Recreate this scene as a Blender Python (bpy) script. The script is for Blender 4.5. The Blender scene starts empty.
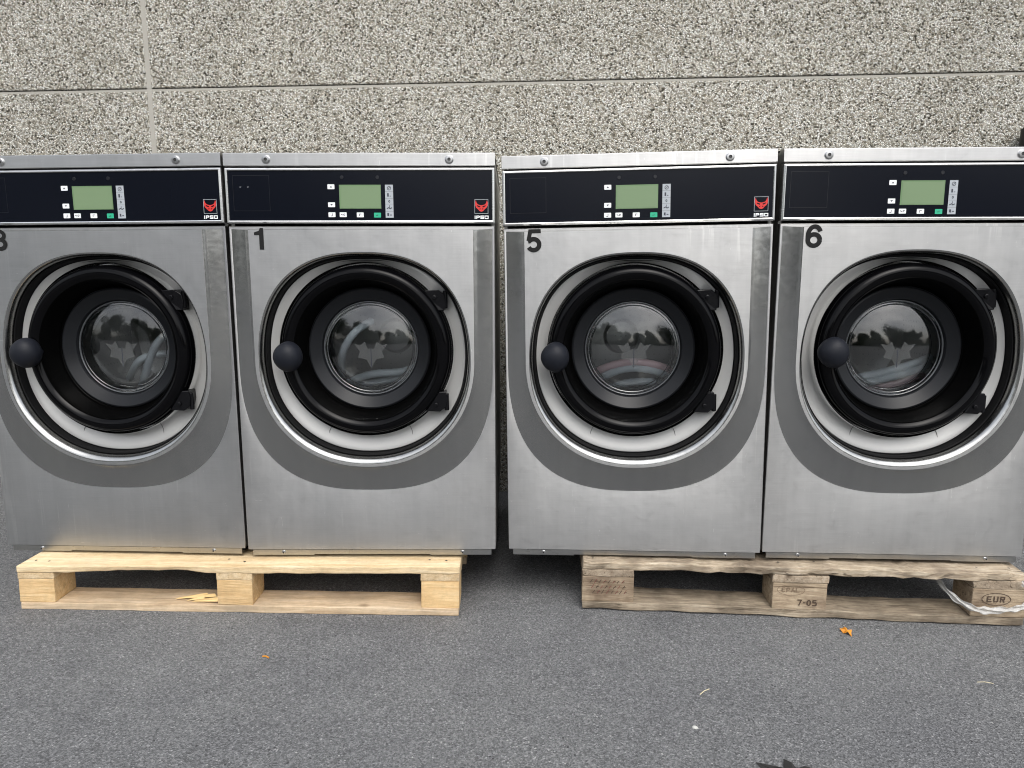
import bpy, bmesh, math, random
from math import sin, cos, pi, radians, atan2, sqrt
from mathutils import Vector, Matrix, Euler
random.seed(7)
scene = bpy.context.scene
col = scene.collection

# ------------------------------------------------------------------ helpers
def tag(o, label=None, cat=None, group=None, kind=None):
    if label: o['label'] = label
    if cat: o['category'] = cat
    if group: o['group'] = group
    if kind: o['kind'] = kind
    return o

def empty(name, loc=(0, 0, 0)):
    o = bpy.data.objects.new(name, None)
    o.empty_display_size = 0.1
    col.objects.link(o)
    o.location = loc
    return o

def obj(name, bm, mats, parent=None, smooth=None, uv=False, bevel=None):
    """link a bmesh as ONE mesh object"""
    bm.normal_update()
    if smooth is not None:
        for f in bm.faces: f.smooth = True
        a = radians(smooth)
        for e in bm.edges:
            if len(e.link_faces) == 2 and e.calc_face_angle(0) > a: e.smooth = False
    if uv:
        l = bm.loops.layers.uv.new('UVMap')
        for f in bm.faces:
            for lp in f.loops: lp[l].uv = (lp.vert.co.x, lp.vert.co.z)
    me = bpy.data.meshes.new(name)
    bm.to_mesh(me); bm.free()
    if not isinstance(mats, (list, tuple)): mats = [mats]
    for m in mats: me.materials.append(m)
    o = bpy.data.objects.new(name, me)
    col.objects.link(o)
    o.parent = parent
    if bevel:
        md = o.modifiers.new('bevel', 'BEVEL'); md.width = bevel; md.segments = 2
        md.limit_method = 'ANGLE'; md.angle_limit = radians(40)
    return o

def BM(): return bmesh.new()

def box(bm, x0, x1, y0, y1, z0, z1, mi=0, rot=None, seg=None):
    vs = [bm.verts.new((x, y, z)) for x in (x0, x1) for y in (y0, y1) for z in (z0, z1)]
    if rot:
        c = Vector(((x0+x1)/2, (y0+y1)/2, (z0+z1)/2))
        for v in vs: v.co = rot @ (v.co - c) + c
    for q in ((0,1,3,2), (4,6,7,5), (0,4,5,1), (2,3,7,6), (0,2,6,4), (1,5,7,3)):
        f = bm.faces.new([vs[i] for i in q]); f.material_index = mi
    return vs

def lathe(bm, prof, cx, cz, n=96, mi=0, y0=0.0, closed=False):
    """surface of revolution about the Y axis through (cx,cz); prof = [(r,y)]"""
    rings = []
    for r, y in prof:
        if r < 1e-6:
            rings.append([bm.verts.new((cx, y+y0, cz))])
        else:
            rings.append([bm.verts.new((cx+r*cos(2*pi*i/n), y+y0, cz+r*sin(2*pi*i/n))) for i in range(n)])
    pairs = list(zip(rings[:-1], rings[1:]))
    if closed: pairs.append((rings[-1], rings[0]))
    for a, b in pairs:
        for i in range(n):
            j = (i+1) % n
            if len(a) == 1 and len(b) == 1: continue
            if len(a) == 1: f = bm.faces.new((a[0], b[j], b[i]))
            elif len(b) == 1: f = bm.faces.new((a[i], a[j], b[0]))
            else: f = bm.faces.new((a[i], a[j], b[j], b[i]))
            f.material_index = mi

def loft(bm, rings, mi=0, close=True):
    vr = [[bm.verts.new(p) for p in r] for r in rings]
    n = len(vr[0])
    for a, b in zip(vr[:-1], vr[1:]):
        for i in range(n if close else n-1):
            j = (i+1) % n
            f = bm.faces.new((a[i], a[j], b[j], b[i])); f.material_index = mi
    return vr

def tube(bm, pts, r, n=12, mi=0, cap=True, rad=None):
    pts = [Vector(p) for p in pts]
    up = Vector((0.13, 0.21, 0.97)); rings = []
    for i, p in enumerate(pts):
        t = (pts[min(i+1, len(pts)-1)] - pts[max(i-1, 0)]).normalized()
        a = t.cross(up)
        if a.length < .05: a = t.cross(Vector((1, 0, 0)))
        a.normalize(); b = t.cross(a).normalized()
        rr = rad[i] if rad else r
        rings.append([bm.verts.new(p + a*rr*cos(2*pi*k/n) + b*rr*sin(2*pi*k/n)) for k in range(n)])
    for A, B in zip(rings[:-1], rings[1:]):
        for i in range(n):
            j = (i+1) % n
            f = bm.faces.new((A[i], B[i], B[j], A[j])); f.material_index = mi
    if cap:
        bm.faces.new(rings[0]).material_index = mi
        bm.faces.new(rings[-1][::-1]).material_index = mi

def poly(bm, pts, y, mi=0):
    """flat polygon in the XZ plane facing -Y"""
    vs = [bm.verts.new((p[0], y, p[1])) for p in pts]
    f = bm.faces.new(vs); f.material_index = mi
    f.normal_update()
    if f.normal.y > 0: f.normal_flip()

def stroke(bm, pts, w, y, mi=0, closed=False):
    """flat ribbon of width w along pts in the XZ plane"""
    P = [Vector((p[0], p[1])) for p in pts]
    n = len(P); L = []; R_ = []
    for i in range(n):
        a = P[(i-1) % n] if (closed or i > 0) else P[i]
        b = P[(i+1) % n] if (closed or i < n-1) else P[i]
        d1 = (P[i]-a); d2 = (b-P[i])
        if d1.length < 1e-9: d1 = d2
        if d2.length < 1e-9: d2 = d1
        d1.normalize(); d2.normalize()
        t = (d1+d2)
        if t.length < 1e-6: t = d1
        t.normalize()
        nn = Vector((-t.y, t.x)); k = 1/max(.45, nn.dot(Vector((-d1.y, d1.x))))
        L.append(P[i]+nn*w/2*k); R_.append(P[i]-nn*w/2*k)
    m = n if closed else n-1
    for i in range(m):
        j = (i+1) % n
        poly(bm, [L[i], L[j], R_[j], R_[i]], y, mi)

def arc(cx, cz, rx, rz, a0, a1, n=14):
    return [(cx+rx*cos(radians(a0+(a1-a0)*i/n)), cz+rz*sin(radians(a0+(a1-a0)*i/n))) for i in range(n+1)]

# ------------------------------------------------------------------ materials
def newmat(name):
    m = bpy.data.materials.new(name); m.use_nodes = True
    nt = m.node_tree
    return m, nt, nt.nodes['Principled BSDF']

def N(nt, t, **kw):
    n = nt.nodes.new(t)
    for k, v in kw.items():
        if hasattr(n, k): setattr(n, k, v)
        else: n.inputs[k].default_value = v
    return n

def plain(name, c, rough=.5, metal=0, spec=.5, coat=0, bump=0, bscale=200, emit=None):
    m, nt, b = newmat(name)
    b.inputs['Base Color'].default_value = (*c, 1)
    b.inputs['Roughness'].default_value = rough
    b.inputs['Metallic'].default_value = metal
    b.inputs['Specular IOR Level'].default_value = spec
    b.inputs['Coat Weight'].default_value = coat
    if bump:
        tc = N(nt, 'ShaderNodeTexCoord'); no = N(nt, 'ShaderNodeTexNoise'); no.inputs['Scale'].default_value = bscale
        bp = N(nt, 'ShaderNodeBump'); bp.inputs['Strength'].default_value = bump; bp.inputs['Distance'].default_value = .002
        nt.links.new(tc.outputs['Object'], no.inputs['Vector']); nt.links.new(no.outputs['Fac'], bp.inputs['Height'])
        nt.links.new(bp.outputs['Normal'], b.inputs['Normal'])
    return m

def mapping(nt, scale, src='Object', rnd=0):
    tc = N(nt, 'ShaderNodeTexCoord'); mp = N(nt, 'ShaderNodeMapping')
    mp.inputs['Scale'].default_value = scale
    nt.links.new(tc.outputs[src], mp.inputs['Vector'])
    if rnd:
        oi = N(nt, 'ShaderNodeObjectInfo'); mu = N(nt, 'ShaderNodeMath', operation='MULTIPLY'); mu.inputs[1].default_value = rnd
        nt.links.new(oi.outputs['Random'], mu.inputs[0]); nt.links.new(mu.outputs[0], mp.inputs['Location'])
    return mp.outputs['Vector']

def ramp(nt, src, stops, interp='LINEAR'):
    r = N(nt, 'ShaderNodeValToRGB'); r.color_ramp.interpolation = interp
    els = r.color_ramp.elements
    while len(els) > 1: els.remove(els[-1])
    els[0].position = stops[0][0]; els[0].color = (*stops[0][1], 1) if len(stops[0][1]) == 3 else stops[0][1]
    for p, c in stops[1:]:
        e = els.new(p); e.color = (*c, 1)
    nt.links.new(src, r.inputs['Fac'])
    return r.outputs['Color']

def noise(nt, vec, scale, detail=3, rough=.5, dist=0):
    n = N(nt, 'ShaderNodeTexNoise'); n.inputs['Scale'].default_value = scale
    n.inputs['Detail'].default_value = detail; n.inputs['Roughness'].default_value = rough; n.inputs['Distortion'].default_value = dist
    nt.links.new(vec, n.inputs['Vector']); return n.outputs['Fac']

def mix(nt, a, b, fac, mode='MIX'):
    m = N(nt, 'ShaderNodeMix', data_type='RGBA', blend_type=mode)
    for s, v in ((6, a), (7, b), (0, fac)):
        if isinstance(v, (int, float)): m.inputs[s].default_value = v
        elif isinstance(v, tuple): m.inputs[s].default_value = (*v, 1)
        else: nt.links.new(v, m.inputs[s])
    return m.outputs[2]

def fmath(nt, op, a, b=0.0, c=None):
    m = N(nt, 'ShaderNodeMath', operation=op)
    for s, v in ((0, a), (1, b), (2, c)):
        if v is None: continue
        if isinstance(v, (int, float)): m.inputs[s].default_value = v
        else: nt.links.new(v, m.inputs[s])
    return m.outputs[0]

def bump(nt, b, h, strength=.3, dist=.002):
    bp = N(nt, 'ShaderNodeBump'); bp.inputs['Strength'].default_value = strength; bp.inputs['Distance'].default_value = dist
    nt.links.new(h, bp.inputs['Height']); nt.links.new(bp.outputs['Normal'], b.inputs['Normal'])

def steel_mat(name, base=.62, rough=.3, aniso=.6, warm=0.0, waves=.5, streak=1.0, marks=False):
    m, nt, b = newmat(name)
    v = mapping(nt, (1, 1, 1), rnd=9)
    vs = mapping(nt, (3, 1, 260), rnd=9)
    vv = mapping(nt, (22, 1, 1.6), rnd=9)
    n1 = noise(nt, v, 5, 4, .6); n2 = noise(nt, vs, 4, 3, .6); n3 = noise(nt, vv, 2.2, 4, .6)
    n4 = noise(nt, v, 26, 4, .7, 1.2)
    c = ramp(nt, n1, [(.3, (base*.93, base*.935, base*.93)), (.7, (base*1.05, base*1.045, base*(1.03-warm)))])
    c2 = ramp(nt, n4, [(.28, (.93, .93, .93)), (.42, (1, 1, 1)), (.66, (1, 1, 1)), (.76, (1.05, 1.05, 1.05))])
    c = mix(nt, c, c2, .8, 'MULTIPLY')
    c3 = ramp(nt, n3, [(.3, (.93, .93, .93)), (.7, (1.04, 1.04, 1.04))])
    c = mix(nt, c, c3, .7, 'MULTIPLY')
    if marks:
        # brushing lines, runs of dried water, small scratches
        c = mix(nt, c, ramp(nt, n2, [(.35, (.96, .96, .96)), (.65, (1.035, 1.035, 1.035))]), 1, 'MULTIPLY')
        vd = mapping(nt, (34, 1, 1.1), rnd=13); nd = noise(nt, vd, 1.6, 3, .6, .5); big = noise(nt, v, 3.1, 2, .5)
        c = mix(nt, c, mix(nt, (1.0, 1.0, 1.0), (1.16, 1.16, 1.15), fmath(nt, 'MULTIPLY', ramp(nt, nd, [(.60, (0, 0, 0)), (.66, (1, 1, 1))]), ramp(nt, big, [(.5, (0, 0, 0)), (.62, (1, 1, 1))]))), 1, 'MULTIPLY')
        vsx = mapping(nt, (30, 1, 150), rnd=23); vsx2 = mapping(nt, (120, 1, 22), rnd=29)
        for q in (vsx, vsx2):
            ns = noise(nt, q, 1.1, 2, .5, 1.5)
            c = mix(nt, c, mix(nt, (1.0, 1.0, 1.0), (1.22, 1.22, 1.21), ramp(nt, ns, [(.735, (0, 0, 0)), (.76, (1, 1, 1))])), 1, 'MULTIPLY')
    nt.links.new(c, b.inputs['Base Color'])
    b.inputs['Metallic'].default_value = 1
    r = fmath(nt, 'MULTIPLY_ADD', n2, .12*streak, rough-.06*streak)
    r = fmath(nt, 'MULTIPLY_ADD', n4, .1, fmath(nt, 'SUBTRACT', r, .05))
    nt.links.new(r, b.inputs['Roughness'])
    if aniso:
        b.inputs['Anisotropic'].default_value = aniso; b.inputs['Anisotropic Rotation'].default_value = .25
        t = N(nt, 'ShaderNodeTangent', direction_type='UV_MAP'); t.uv_map = 'UVMap'
        nt.links.new(t.outputs[0], b.inputs['Tangent'])
    h = fmath(nt, 'ADD', fmath(nt, 'MULTIPLY', n1, waves*6), fmath(nt, 'MULTIPLY', n2, .02*streak))
    bump(nt, b, h, .12, .01)
    return m

STEEL = steel_mat('brushed_stainless', .51, .40, .56, 0, .26, .8, True)
BANDM = steel_mat('pressed_stainless', .45, .24, 0, .02, .5, .12)
STEEL_TRIM = steel_mat('frame_stainless', .78, .25, 0, 0, .1)
BAND = None
CHROME = steel_mat('polished_steel', .85, .2, 0, 0, .2)
GALV = steel_mat('galvanised_side', .42, .42, 0, .06, .4)
DISH = plain('pale_grey_enamel', (.44, .44, .43), .45, .35, .5, .1, .08, 60)
RUBBER = plain('black_rubber', (.006, .006, .0065), .6, 0, .12)
BLACK = plain('gloss_black_plastic', (.002, .002, .0025), .10, 0, .13, 0, .03, 90)
FUNNEL = plain('satin_black_plastic', (.0015, .0015, .0015), .25, 0, .06)
HINGE = plain('black_painted_metal', (.004, .004, .005), .22, 0, .22)
KNOB = plain('soft_dark_navy_plastic', (.009, .0105, .0155), .5, 0, .22, 0, .2, 400)
FLANGE = plain('grey_door_collar', (.012, .013, .015), .28, 0, .2)
PANELM = plain('navy_control_film', (.0035, .0047, .0090), .22, 0, .2, 0, .03, 30)
PATCH = plain('blanking_film', (.008, .009, .013), .3)
LCD = plain('green_lcd', (.185, .265, .15), .3, 0, .4)
LCDRIM = plain('lcd_shade', (.15, .24, .12), .3)
WHITE = plain('white_print', (.82, .84, .85), .4)
DARKP = plain('dark_print', (.03, .035, .05), .4)
GREENB = plain('green_button_film', (.03, .42, .24), .35)
SILVER = plain('silver_icon_film', (.42, .45, .48), .4)
RED = plain('red_print', (.62, .035, .03), .4)
VINYL = plain('black_vinyl_numeral', (.012, .012, .012), .6, 0, .2)
SEAM = plain('seam_dark', (.10, .10, .095), .6)
BOLTM = plain('zinc_bolt', (.5, .5, .5), .28, 1)
BOLTD = plain('bolt_recess', (.06, .06, .06), .5, .6)
RIM = plain('clear_glass_rim', (.06, .065, .07), .12, 0, .9)
GALVK = steel_mat('kick_steel', .46, .3, 0, .03, .3)
HOSE = plain('grey_hose', (.66, .72, .78), .3)
HOSER = plain('red_stripe_hose', (.74, .52, .56), .35)
DRUMM = None
def drum_mat():
    m, nt, b = newmat('perforated_drum_steel')
    v = mapping(nt, (1, 1, 1))
    vo = N(nt, 'ShaderNodeTexVoronoi'); vo.inputs['Scale'].default_value = 60; vo.inputs['Randomness'].default_value = .15
    nt.links.new(v, vo.inputs['Vector'])
    c = ramp(nt, vo.outputs['Distance'], [(.10, (.26, .26, .26)), (.22, (.40, .40, .40))])
    nt.links.new(c, b.inputs['Base Color']); b.inputs['Metallic'].default_value = .9; b.inputs['Roughness'].default_value = .3
    return m
DRUMM = drum_mat()

def glass_mat():
    m = bpy.data.materials.new('door_glass'); m.use_nodes = True; nt = m.node_tree
    for n in list(nt.nodes): nt.nodes.remove(n)
    out = N(nt, 'ShaderNodeOutputMaterial'); mx = N(nt, 'ShaderNodeMixShader')
    tr = N(nt, 'ShaderNodeBsdfTransparent'); tr.inputs[0].default_value = (.90, .92, .92, 1)
    gl = N(nt, 'ShaderNodeBsdfGlossy'); gl.inputs['Roughness'].default_value = .055; gl.inputs[0].default_value = (1, 1, 1, 1)
    lw = N(nt, 'ShaderNodeFresnel'); lw.inputs['IOR'].default_value = 1.75
    f = fmath(nt, 'MULTIPLY_ADD', lw.outputs[0], 1.0, .01)
    nt.links.new(f, mx.inputs[0]); nt.links.new(tr.outputs[0], mx.inputs[1]); nt.links.new(gl.outputs[0], mx.inputs[2])
    nt.links.new(mx.outputs[0], out.inputs[0])
    return m
GLASS = glass_mat()
BOWL = glass_mat()
BOWL.node_tree.nodes['Transparent BSDF'].inputs[0].default_value = (.93, .94, .94, 1)
for _n in BOWL.node_tree.nodes:
    if _n.type == 'MATH': _n.inputs[1].default_value = .45; _n.inputs[2].default_value = 0
def film_mat(name, c, alpha, rough=.3):
    m, nt, b = newmat(name)
    b.inputs['Base Color'].default_value = (*c, 1); b.inputs['Alpha'].default_value = alpha; b.inputs['Roughness'].default_value = rough
    return m
ETCH = film_mat('etched_glass', (.12, .125, .125), .42, .5)
WRAP = film_mat('stretch_film', (.72, .72, .70), .42, .25)

def wood_mat(name, lo, mid, hi, dirt, dirtamt, axis='x', grainscale=1.0, cracks=.35):
    m, nt, b = newmat(name)
    sx = (2.2, 26, 26) if axis == 'x' else (26, 2.2, 26)
    if axis == 'end': sx = (9, 26, 9)
    v = mapping(nt, sx, rnd=31); vo = mapping(nt, (1, 1, 1), rnd=17)
    kn = N(nt, 'ShaderNodeTexVoronoi'); kn.inputs['Scale'].default_value = 1.0
    kv = mapping(nt, (5, 9, 9) if axis != 'y' else (9, 5, 9), rnd=53); nt.links.new(kv, kn.inputs['Vector'])
    n1 = noise(nt, v, 1.6*grainscale, 5, .62, .8)
    n2 = noise(nt, v, 7*grainscale, 4, .7, .3)
    n3 = noise(nt, vo, 7, 4, .65); n4 = noise(nt, vo, 60, 3, .7)
    c = ramp(nt, n1, [(.34, lo), (.5, mid), (.66, hi)])
    c = mix(nt, c, ramp(nt, n2, [(.3, tuple(x*.72 for x in mid)), (.6, hi)]), .45)
    knf = ramp(nt, kn.outputs['Distance'], [(.05, (1, 1, 1)), (.13, (0, 0, 0))])
    c = mix(nt, c, tuple(x*.45 for x in lo), knf)
    d = ramp(nt, n3, [(.42, (0, 0, 0)), (.72, (dirtamt,)*3)])
    c = mix(nt, c, dirt, d)
    c = mix(nt, c, ramp(nt, n4, [(.3, (.8, .8, .8)), (.6, (1, 1, 1))]), .6, 'MULTIPLY')
    cv = mapping(nt, (1.3, 70, 70) if axis == 'x' else (70, 1.3, 70), rnd=41)
    ck = noise(nt, cv, 2.2, 3, .6, .6)
    if grainscale > 1: cracks = .85
    c = mix(nt, c, tuple(x*.35 for x in lo), ramp(nt, ck, [(.60, (0, 0, 0)), (.70, (cracks,)*3)]))
    oi = N(nt, 'ShaderNodeObjectInfo')
    c = mix(nt, c, ramp(nt, oi.outputs['Random'], [(0, (.86, .84, .82)), (1, (1.08, 1.08, 1.06))]), .8, 'MULTIPLY')
    nt.links.new(c, b.inputs['Base Color']); b.inputs['Roughness'].default_value = .75; b.inputs['Specular IOR Level'].default_value = .25
    bump(nt, b, fmath(nt, 'ADD', n2, fmath(nt, 'MULTIPLY', n1, .8)), .8, .002)
    return m
PX = wood_mat('fresh_pine', (.56, .37, .17), (.74, .56, .32), (.85, .71, .49), (.46, .35, .22), .3)
PY = wood_mat('fresh_pine_cross', (.52, .34, .17), (.66, .49, .28), (.78, .63, .42), (.42, .33, .22), .35, 'y')
PB = wood_mat('fresh_pine_block', (.58, .34, .14), (.74, .50, .24), (.83, .63, .37), (.42, .3, .2), .25)
PXD = wood_mat('duller_pine', (.40, .27, .15), (.60, .45, .29), (.72, .58, .42), (.30, .24, .17), .6)
WXD = wood_mat('dirty_pine', (.10, .07, .045), (.30, .24, .17), (.50, .43, .33), (.10, .08, .06), .9, 'x', 1.9)
WX = wood_mat('weathered_pine', (.11, .075, .05), (.42, .33, .225), (.67, .585, .46), (.12, .09, .065), .95, 'x', 1.9)
WY = wood_mat('weathered_pine_cross', (.20, .14, .09), (.38, .30, .215), (.52, .44, .34), (.17, .13, .095), .7, 'y', 1.6)
WB = wood_mat('weathered_block', (.20, .135, .085), (.44, .34, .23), (.61, .505, .37), (.14, .095, .065), .85, 'x', 1.9)
SPLIT = plain('split_pine', (.72, .52, .24), .7)
INK = plain('burnt_mark', (.07, .045, .03), .8)
INKF = plain('faded_mark', (.20, .14, .09), .8)
INKR = plain('red_brown_mark', (.20, .07, .055), .8)
NAIL = plain('nail_head', (.06, .05, .045), .5, .6)
LEAF = plain('orange_leaf', (.62, .25, .02), .6)
DLEAF = plain('dark_rotten_leaf', (.022, .021, .02), .8)
STRAW = plain('straw', (.62, .55, .38), .7)
PEB = plain('pale_pebble', (.5, .5, .47), .8)
PIPE = plain('black_pipe', (.008, .008, .008), .5)

def asphalt_mat():
    m, nt, b = newmat('asphalt')
    v = mapping(nt, (1, 1, 1))
    n0 = noise(nt, v, 1.3, 4, .6); n1 = noise(nt, v, 170, 3, .75); n2 = noise(nt, v, 8, 3, .6)
    vo = N(nt, 'ShaderNodeTexVoronoi'); vo.inputs['Scale'].default_value = 330; nt.links.new(v, vo.inputs['Vector'])
    vo2 = N(nt, 'ShaderNodeTexVoronoi'); vo2.inputs['Scale'].default_value = 150; nt.links.new(v, vo2.inputs['Vector'])
    sep = N(nt, 'ShaderNodeSeparateColor'); nt.links.new(vo.outputs['Color'], sep.inputs[0])
    sep2 = N(nt, 'ShaderNodeSeparateColor'); nt.links.new(vo2.outputs['Color'], sep2.inputs[0])
    c = ramp(nt, sep.outputs[0], [(0, (.086, .088, .089)), (.35, (.132, .135, .136)), (.7, (.172, .175, .177)), (.95, (.215, .218, .22)), (1, (.30, .30, .30))])
    c = mix(nt, c, ramp(nt, n1, [(.35, (.60, .60, .61)), (.65, (1.36, 1.36, 1.35))]), .8, 'MULTIPLY')
    spot = ramp(nt, fmath(nt, 'MULTIPLY', fmath(nt, 'GREATER_THAN', sep2.outputs[1], .985), fmath(nt, 'LESS_THAN', vo2.outputs['Distance'], .33)), [(0, (0, 0, 0)), (1, (1, 1, 1))])
    c = mix(nt, c, (.36, .36, .35), spot)
    dsp = ramp(nt, fmath(nt, 'MULTIPLY', fmath(nt, 'GREATER_THAN', sep2.outputs[2], .992), fmath(nt, 'LESS_THAN', vo2.outputs['Distance'], .4)), [(0, (0, 0, 0)), (1, (1, 1, 1))])
    c = mix(nt, c, (.05, .05, .052), dsp)
    c = mix(nt, c, ramp(nt, n0, [(.3, (.86, .86, .88)), (.7, (1.12, 1.12, 1.1))]), 1, 'MULTIPLY')
    c = mix(nt, c, ramp(nt, n2, [(.3, (.92, .92, .93)), (.7, (1.06, 1.06, 1.06))]), 1, 'MULTIPLY')
    nt.links.new(c, b.inputs['Base Color']); b.inputs['Roughness'].default_value = .82; b.inputs['Specular IOR Level'].default_value = .3
    bump(nt, b, fmath(nt, 'ADD', vo.outputs['Distance'], n1), .6, .003)
    return m
ASPH = asphalt_mat()

def pebble_mat():
    m, nt, b = newmat('exposed_pebble_concrete')
    v = mapping(nt, (1, 1, 1))
    wob = N(nt, 'ShaderNodeTexNoise'); wob.inputs['Scale'].default_value = 60; nt.links.new(v, wob.inputs['Vector'])
    va = N(nt, 'ShaderNodeVectorMath', operation='MULTIPLY_ADD'); va.inputs[1].default_value = (.006, .006, .006)
    nt.links.new(wob.outputs['Color'], va.inputs[0]); nt.links.new(v, va.inputs[2])
    vo = N(nt, 'ShaderNodeTexVoronoi', feature='F1'); vo.inputs['Scale'].default_value = 172
    vd = N(nt, 'ShaderNodeTexVoronoi', feature='DISTANCE_TO_EDGE'); vd.inputs['Scale'].default_value = 172
    nt.links.new(va.outputs[0], vo.inputs['Vector']); nt.links.new(va.outputs[0], vd.inputs['Vector'])
    sep = N(nt, 'ShaderNodeSeparateColor'); nt.links.new(vo.outputs['Color'], sep.inputs[0])
    c = ramp(nt, sep.outputs[0], [(0, (.03, .027, .022)), (.05, (.07, .063, .05)), (.10, (.24, .22, .175)), (.3, (.44, .415, .345)), (.6, (.72, .70, .63)), (1, (.90, .89, .84))])
    c = mix(nt, c, ramp(nt, sep.outputs[1], [(0, (.84, .78, .70)), (.5, (1, 1, 1)), (1, (.93, .97, 1.03))]), .8, 'MULTIPLY')
    e = ramp(nt, vd.outputs['Distance'], [(.02, (1, 1, 1)), (.11, (0, 0, 0))])
    c = mix(nt, c, (.10, .09, .07), e)
    big = noise(nt, v, 2.3, 4, .6)
    c = mix(nt, c, ramp(nt, big, [(.3, (.9, .9, .88)), (.7, (1.06, 1.06, 1.05))]), 1, 'MULTIPLY')
    nt.links.new(c, b.inputs['Base Color']); b.inputs['Roughness'].default_value = .85; b.inputs['Specular IOR Level'].default_value = .25
    h = ramp(nt, vd.outputs['Distance'], [(0, (0, 0, 0)), (.3, (1, 1, 1))])
    bump(nt, b, h, .8, .004)
    return m
PEBBLE = pebble_mat()
SEAL = plain('joint_sealant', (.37, .355, .315), .8, 0, .3, 0, .6, 50)
FOL = plain('foliage', (.045, .07, .025), .7)
BARK = plain('bark', (.08, .06, .045), .9)

# ------------------------------------------------------------------ setting
bm = BM()
def gz(x, y):
    K = ((-3, -.006), (-1.35, -.008), (-.14, -.0165), (.2, -.003), (1.4, .003), (3, .004))
    if x <= -3: return -.006
    for (a, b), (c, d) in zip(K[:-1], K[1:]):
        if x <= c: return b+(d-b)*(x-a)/(c-a)
    return .004
xs = [-400, -60, -8, -3, -1.35, -.14, .2, 1.4, 3, 8, 60, 400]; ys = [-400, -60, -10, 0, 3, 6, 60, 400]
g = [[bm.verts.new((x, y, gz(x, y))) for x in xs] for y in ys]
for j in range(len(ys)-1):
    for i in range(len(xs)-1): bm.faces.new((g[j][i], g[j][i+1], g[j+1][i+1], g[j+1][i]))
tag(obj('ground', bm, ASPH), kind='structure', label='grey asphalt yard in front of the washing machines')

wall = empty('concrete_wall', (-1.492, 3.072, 0))
wall.rotation_euler = Euler((0, radians(-1.0), radians(-2.8)), 'XYZ')
tag(wall, 'pebble-dash concrete panel wall behind the washing machines', 'wall')
JZ = 1.674   # joint height in wall frame
for (x0, x1) in ((-6, -.010), (.010, 8)):
    for (z0, z1) in ((-.2, JZ-.0065), (JZ+.0065, 3.6)):
        bm = BM(); box(bm, x0, x1, 0, .2, z0, z1)
        obj('wall_panel', bm, PEBBLE, wall, bevel=.004)
bm = BM()
box(bm, -.0105, .0105, .003, .02, -.2, 3.6)
obj('joint_sealant', bm, SEAL, wall)
bm = BM(); box(bm, -6, -.0106, .005, .021, JZ-.008, JZ+.003); obj('joint_sealant', bm, SEAL, wall)
bm = BM(); box(bm, .0106, 8, .005, .021, JZ-.008, JZ+.003); obj('joint_sealant', bm, SEAL, wall)
bm = BM(); box(bm, -6, 8, .021, .15, JZ-.006, JZ+.0063); obj('joint_backing', bm, RUBBER, wall)

# tree line behind the camera, seen only mirrored in steel and glass
def tree_line():
    rnd = random.Random(3)
    bm = BM()
    for (cx, cy, R_, H) in ((-24,-24,5,10), (-17,-22,5,9), (-9.5,-24,4.0,8.2), (-5,-30,3.2,6.5), (1.5,-30,3.0,5.6), (7,-34,3.2,7), (13,-27,4.2,8.5), (20,-30,4,7), (28,-30,4.5,8), (-32,-16,5,10)):
        tube(bm, [(cx, cy, -.1), (cx+.1, cy, H*.3), (cx, cy+.1, H*.75)], .2, 8, 1, rad=[.3, .22, .1])
        for k in range(13):
            a = rnd.uniform(0, 2*pi); rr = R_*rnd.uniform(.15, .7)
            c = Vector((cx+rr*cos(a), cy+rr*sin(a), H*rnd.uniform(.28, .82)))
            s = R_*rnd.uniform(.28, .5)
            for q in range(260):
                d = Vector((rnd.gauss(0, 1), rnd.gauss(0, 1), rnd.gauss(0, .8))).normalized()*s*rnd.uniform(.55, 1.1)
                p = c+d; w = rnd.uniform(.12, .3)
                u = Vector((rnd.gauss(0, 1), rnd.gauss(0, 1), rnd.gauss(0, 1))).normalized()*w
                v = u.cross(Vector((rnd.gauss(0, 1), rnd.gauss(0, 1), rnd.gauss(0, 1)))).normalized()*w
                bm.faces.new([bm.verts.new(p+u), bm.verts.new(p+v), bm.verts.new(p-u), bm.verts.new(p-v)])
    # low hedge
    for k in range(16000):
        x = rnd.uniform(-45, 45); p = Vector((x, -27+rnd.gauss(0, .8), rnd.random()*(2.2+1.5*sin(x*.37)+1.1*sin(x*.91+1)+.6*sin(x*2.3))+.05)); w = rnd.uniform(.12, .3)
        u = Vector((rnd.gauss(0, 1), rnd.gauss(0, 1), rnd.gauss(0, 1))).normalized()*w
        v = u.cross(Vector((rnd.gauss(0, 1), rnd.gauss(0, 1), rnd.gauss(0, 1)))).normalized()*w
        bm.faces.new([bm.verts.new(p+u), bm.verts.new(p+v), bm.verts.new(p-u), bm.verts.new(p-v)])
    tag(obj('tree_line', bm, [FOL, BARK]), 'dark tree line mirrored in the round door glass', None, None, 'stuff')
tree_line()

# ------------------------------------------------------------------ washing machine
W = .71; H = 1.085; ZC = .9035; ZP = .897
OC = (.355, .541); DC = (.3545, .565)
PL = .016      # how far the pressed centre stands proud

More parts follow.
